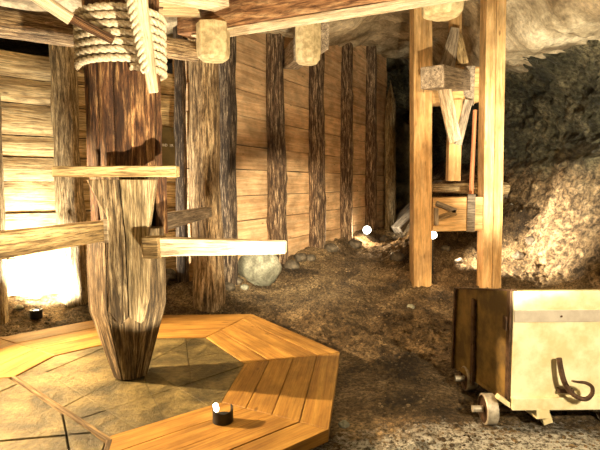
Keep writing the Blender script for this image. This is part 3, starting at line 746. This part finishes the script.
# ---------------------------------------------------------------- notice board
nb=P(167,148,7.12)
d=(W1b-W1a).normalized(); nr=Vector((d.y,-d.x,0)); d3=Vector((d.x,d.y,0))
t=thing('notice_board','dark olive board with tiny white lettering on the wall right of the capstan','sign',nb)
MB().beam(nb-d3*.17,nb+d3*.17,.03,.58,t=1.0).build('board',M['sign'],t,bevel=.004)
rot=Matrix((d3,Vector((0,0,1)),nr)).transposed().to_4x4()
for i,ch in enumerate('CHHD IR'):
    if ch==' ': continue
    cu=bpy.data.curves.new('letter','FONT'); cu.body=ch; cu.size=.052; cu.extrude=.002; cu.align_x='CENTER'
    to=bpy.data.objects.new('tmp',cu); COL.objects.link(to)
    dg=bpy.context.evaluated_depsgraph_get(); me=bpy.data.meshes.new_from_object(to.evaluated_get(dg)); bpy.data.objects.remove(to)
    me.materials.clear(); me.materials.append(M['white'])
    o=bpy.data.objects.new('letter',me); COL.objects.link(o); o.parent=t
    o.matrix_local=Matrix.Translation(nr*.02+d3*(.03*(i-3)-.02)+Vector((0,0,.02)))@rot
# ---------------------------------------------------------------- mine cart
CT=thing('mine_cart','cream and olive wooden mine cart with iron hook at the lower right','cart',(1.7,3.5,.05))
FTL=P(514,291,3.10); FBL=P(511,407,3.10); BTL=P(456,289,3.95); BBL=P(453,367,3.95)
Wd=1.0; dx=Vector((Wd,.02,0))
th=.035
def slab(name,q,n_,mat,par,t=th,b=.004):   # quad extruded along n_
    n_=Vector(n_)*t; mb=MB(); q=[Vector(x) for x in q]
    vs=q+[x+n_ for x in q]; mb.add(vs,[(0,1,2,3),(7,6,5,4),(0,4,5,1),(1,5,6,2),(2,6,7,3),(3,7,4,0)],None,1.0)
    return mb.build(name,mat,par,bevel=b)
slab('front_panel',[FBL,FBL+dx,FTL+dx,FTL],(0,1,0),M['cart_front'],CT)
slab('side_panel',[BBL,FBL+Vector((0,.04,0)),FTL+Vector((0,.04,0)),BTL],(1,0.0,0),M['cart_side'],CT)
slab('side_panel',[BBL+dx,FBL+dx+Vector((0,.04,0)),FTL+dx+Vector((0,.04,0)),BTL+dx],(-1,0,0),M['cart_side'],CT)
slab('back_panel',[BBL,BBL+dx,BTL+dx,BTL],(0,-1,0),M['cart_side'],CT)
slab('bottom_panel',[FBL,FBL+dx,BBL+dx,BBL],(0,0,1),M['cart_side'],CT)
# lid boards a little below the rim
dn=Vector((0,0,-.03))
ls=[FTL+dn+Vector((.03,.04,0)),FTL+dx+dn+Vector((-.03,.04,0)),BTL+dx+dn+Vector((-.03,-.04,0)),BTL+dn+Vector((.03,-.04,0))]
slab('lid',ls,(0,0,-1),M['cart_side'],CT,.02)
v=Vector((0,-.008,0))
def fr(px,py): return P(px,py,3.10)
slab('metal_band',[fr(514,322)+v,fr(514,322)+v+dx,fr(514,310)+v+dx,fr(514,310)+v],(0,1,0),M['cart_band'],CT,.012,.002)
MB().lathe(fr(561,316)+v,[(.007,0),(.004,.004)],axis=(0,-1,0),n=10).build('band_rivet',M['iron'],CT)
slab('bottom_sill',[fr(511,409)+v*3,fr(511,409)+v*3+dx,fr(511,397)+v*3+dx,fr(511,397)+v*3],(0,1,0),M['cart_front'],CT,.03)
# iron corner, edge and side strap
def edge(a,b,w,name='iron_strap',t_=.012): MB().beam(a,b,w,t_,up=(1,0,0)).build(name,M['iron'],CT,bevel=.002)
s0=Vector((-.012,.035,0))
MB().beam(FBL+s0,FTL+s0+Vector((0,0,0)),.05,.014,up=(1,0,0)).build('iron_corner',M['iron'],CT,bevel=.002)
MB().beam(BBL+Vector((-.012,-.02,0)),BTL+Vector((-.012,-.02,0)),.04,.014,up=(1,0,0)).build('iron_corner',M['iron'],CT,bevel=.002)
def side(k,h): 
    lo=BBL+(FBL-BBL)*k; hi=BTL+(FTL-BTL)*k; return lo+(hi-lo)*h
MB().beam(side(.42,-.02)+Vector((-.014,0,0)),side(.40,.9)+Vector((-.014,0,0)),.055,.018,up=(1,0,0)).build('iron_strap',M['iron'],CT,bevel=.003)
for h in (.1,.4,.7): MB().lathe(side(.41,h)+Vector((-.02,0,0)),[(.012,0),(.006,.008)],axis=(-1,0,0),n=8).build('strap_bolt',M['iron'],CT)
MB().beam(BTL+Vector((0,0,.006)),FTL+Vector((0,0,.006)),.04,.012).build('iron_rim',M['iron'],CT,bevel=.002)
for px in (511,):
    MB().beam(side(.93,.78)+Vector((-.02,0,0)),side(.93,.66)+Vector((-.02,0,0)),.05,.012,up=(1,0,0)).build('hinge_plate',M['iron'],CT,bevel=.002)
# hook
hk=[(559,358),(561,370),(564,381),(569,390),(577,397),(586,399),(592,394),(592,387),(586,383),(578,382),(572,381)]
pts=[]
hp=[P(x,y,3.10-.05-.012*i) for i,(x,y) in enumerate(hk)]
for i in range(len(hp)-1):
    a0,a1,a2,a3=hp[max(i-1,0)],hp[i],hp[i+1],hp[min(i+2,len(hp)-1)]
    for k in range(5):
        t=k/5; pts.append(.5*((2*a1)+(a2-a0)*t+(2*a0-5*a1+4*a2-a3)*t*t+(3*a1-a0-3*a2+a3)*t**3))
pts.append(hp[-1])
tp=[.017-.0115*(i/len(pts))**2 for i in range(len(pts))]
h_=MB().tube(pts,.014,10,taper=tp).build('hook',M['iron'],CT,smooth=True)
MB().beam(fr(556,389)+Vector((0,-.015,0)),fr(572,390)+Vector((0,-.015,0)),.03,.03).build('hook_plate',M['iron'],h_,bevel=.004)
MB().beam(fr(499,398)+Vector((0,.03,0)),fr(512,407)+Vector((0,.03,0)),.05,.03).build('corner_wedge',M['cart_front'],CT,bevel=.004)
# chassis, axles, wheels
zf=FBL.z
for xx in (.2,.8):
    a=FBL+Vector((xx,-.02,-.035)); b=BBL+Vector((xx,.02,-.035)); MB().beam(a,b,.09,.07).build('chassis_beam',M['cart_front'],CT,bevel=.006)
for sx,(cx,cy) in ((1,(3.26,3.26)),(1,(3.74,3.74))): pass
def wheel(x,y,r,w,z):
    c=Vector((x,y,z))
    o=MB().lathe(c,[(r*.25,-w/2+.012),(r*.80,-w/2+.012),(r*.86,-w/2),(r*.9,-w/2),(r*.9,w/2),(r*.25,w/2)],axis=(1,0,0),n=32).build('wheel',M['iron'],CT,smooth=True,angle=35)
    MB().lathe(c,[(r*.9,-w/2-.002),(r,-w/2+.004),(r,w/2-.004),(r*.9,w/2+.002)],axis=(1,0,0),n=32,caps=False).build('tread',M['wheel'],o,smooth=True,angle=35)
    MB().lathe(c,[(.022,-w/2-.07),(.022,-w/2)],axis=(1,0,0),n=14).build('axle_stub',M['wheel'],o,smooth=True)
    return o
for y,r,px in ((3.22,.100,495),(3.74,.095,474)):
    gz=max(terr(1.3,y),0)+r; x=(px-300)/500*y*1.0
    for xx in (x,x+.80): wheel(xx,y,r,.075,gz)
    MB().lathe((x,y,gz),[(.016,0),(.016,.8)],axis=(1,0,0),n=12).build('axle',M['iron'],CT)
w_=P(547,418,3.2)
MB().beam(P(541,419,3.15),P(550,416,3.15),.05,.07).build('coupling_block',M['cart_front'],CT,bevel=.005)
# ---------------------------------------------------------------- view
vs_=sc.view_settings; vs_.view_transform='Standard'; vs_.look='None'; vs_.gamma=1; vs_.use_curve_mapping=False; vs_.exposure=0
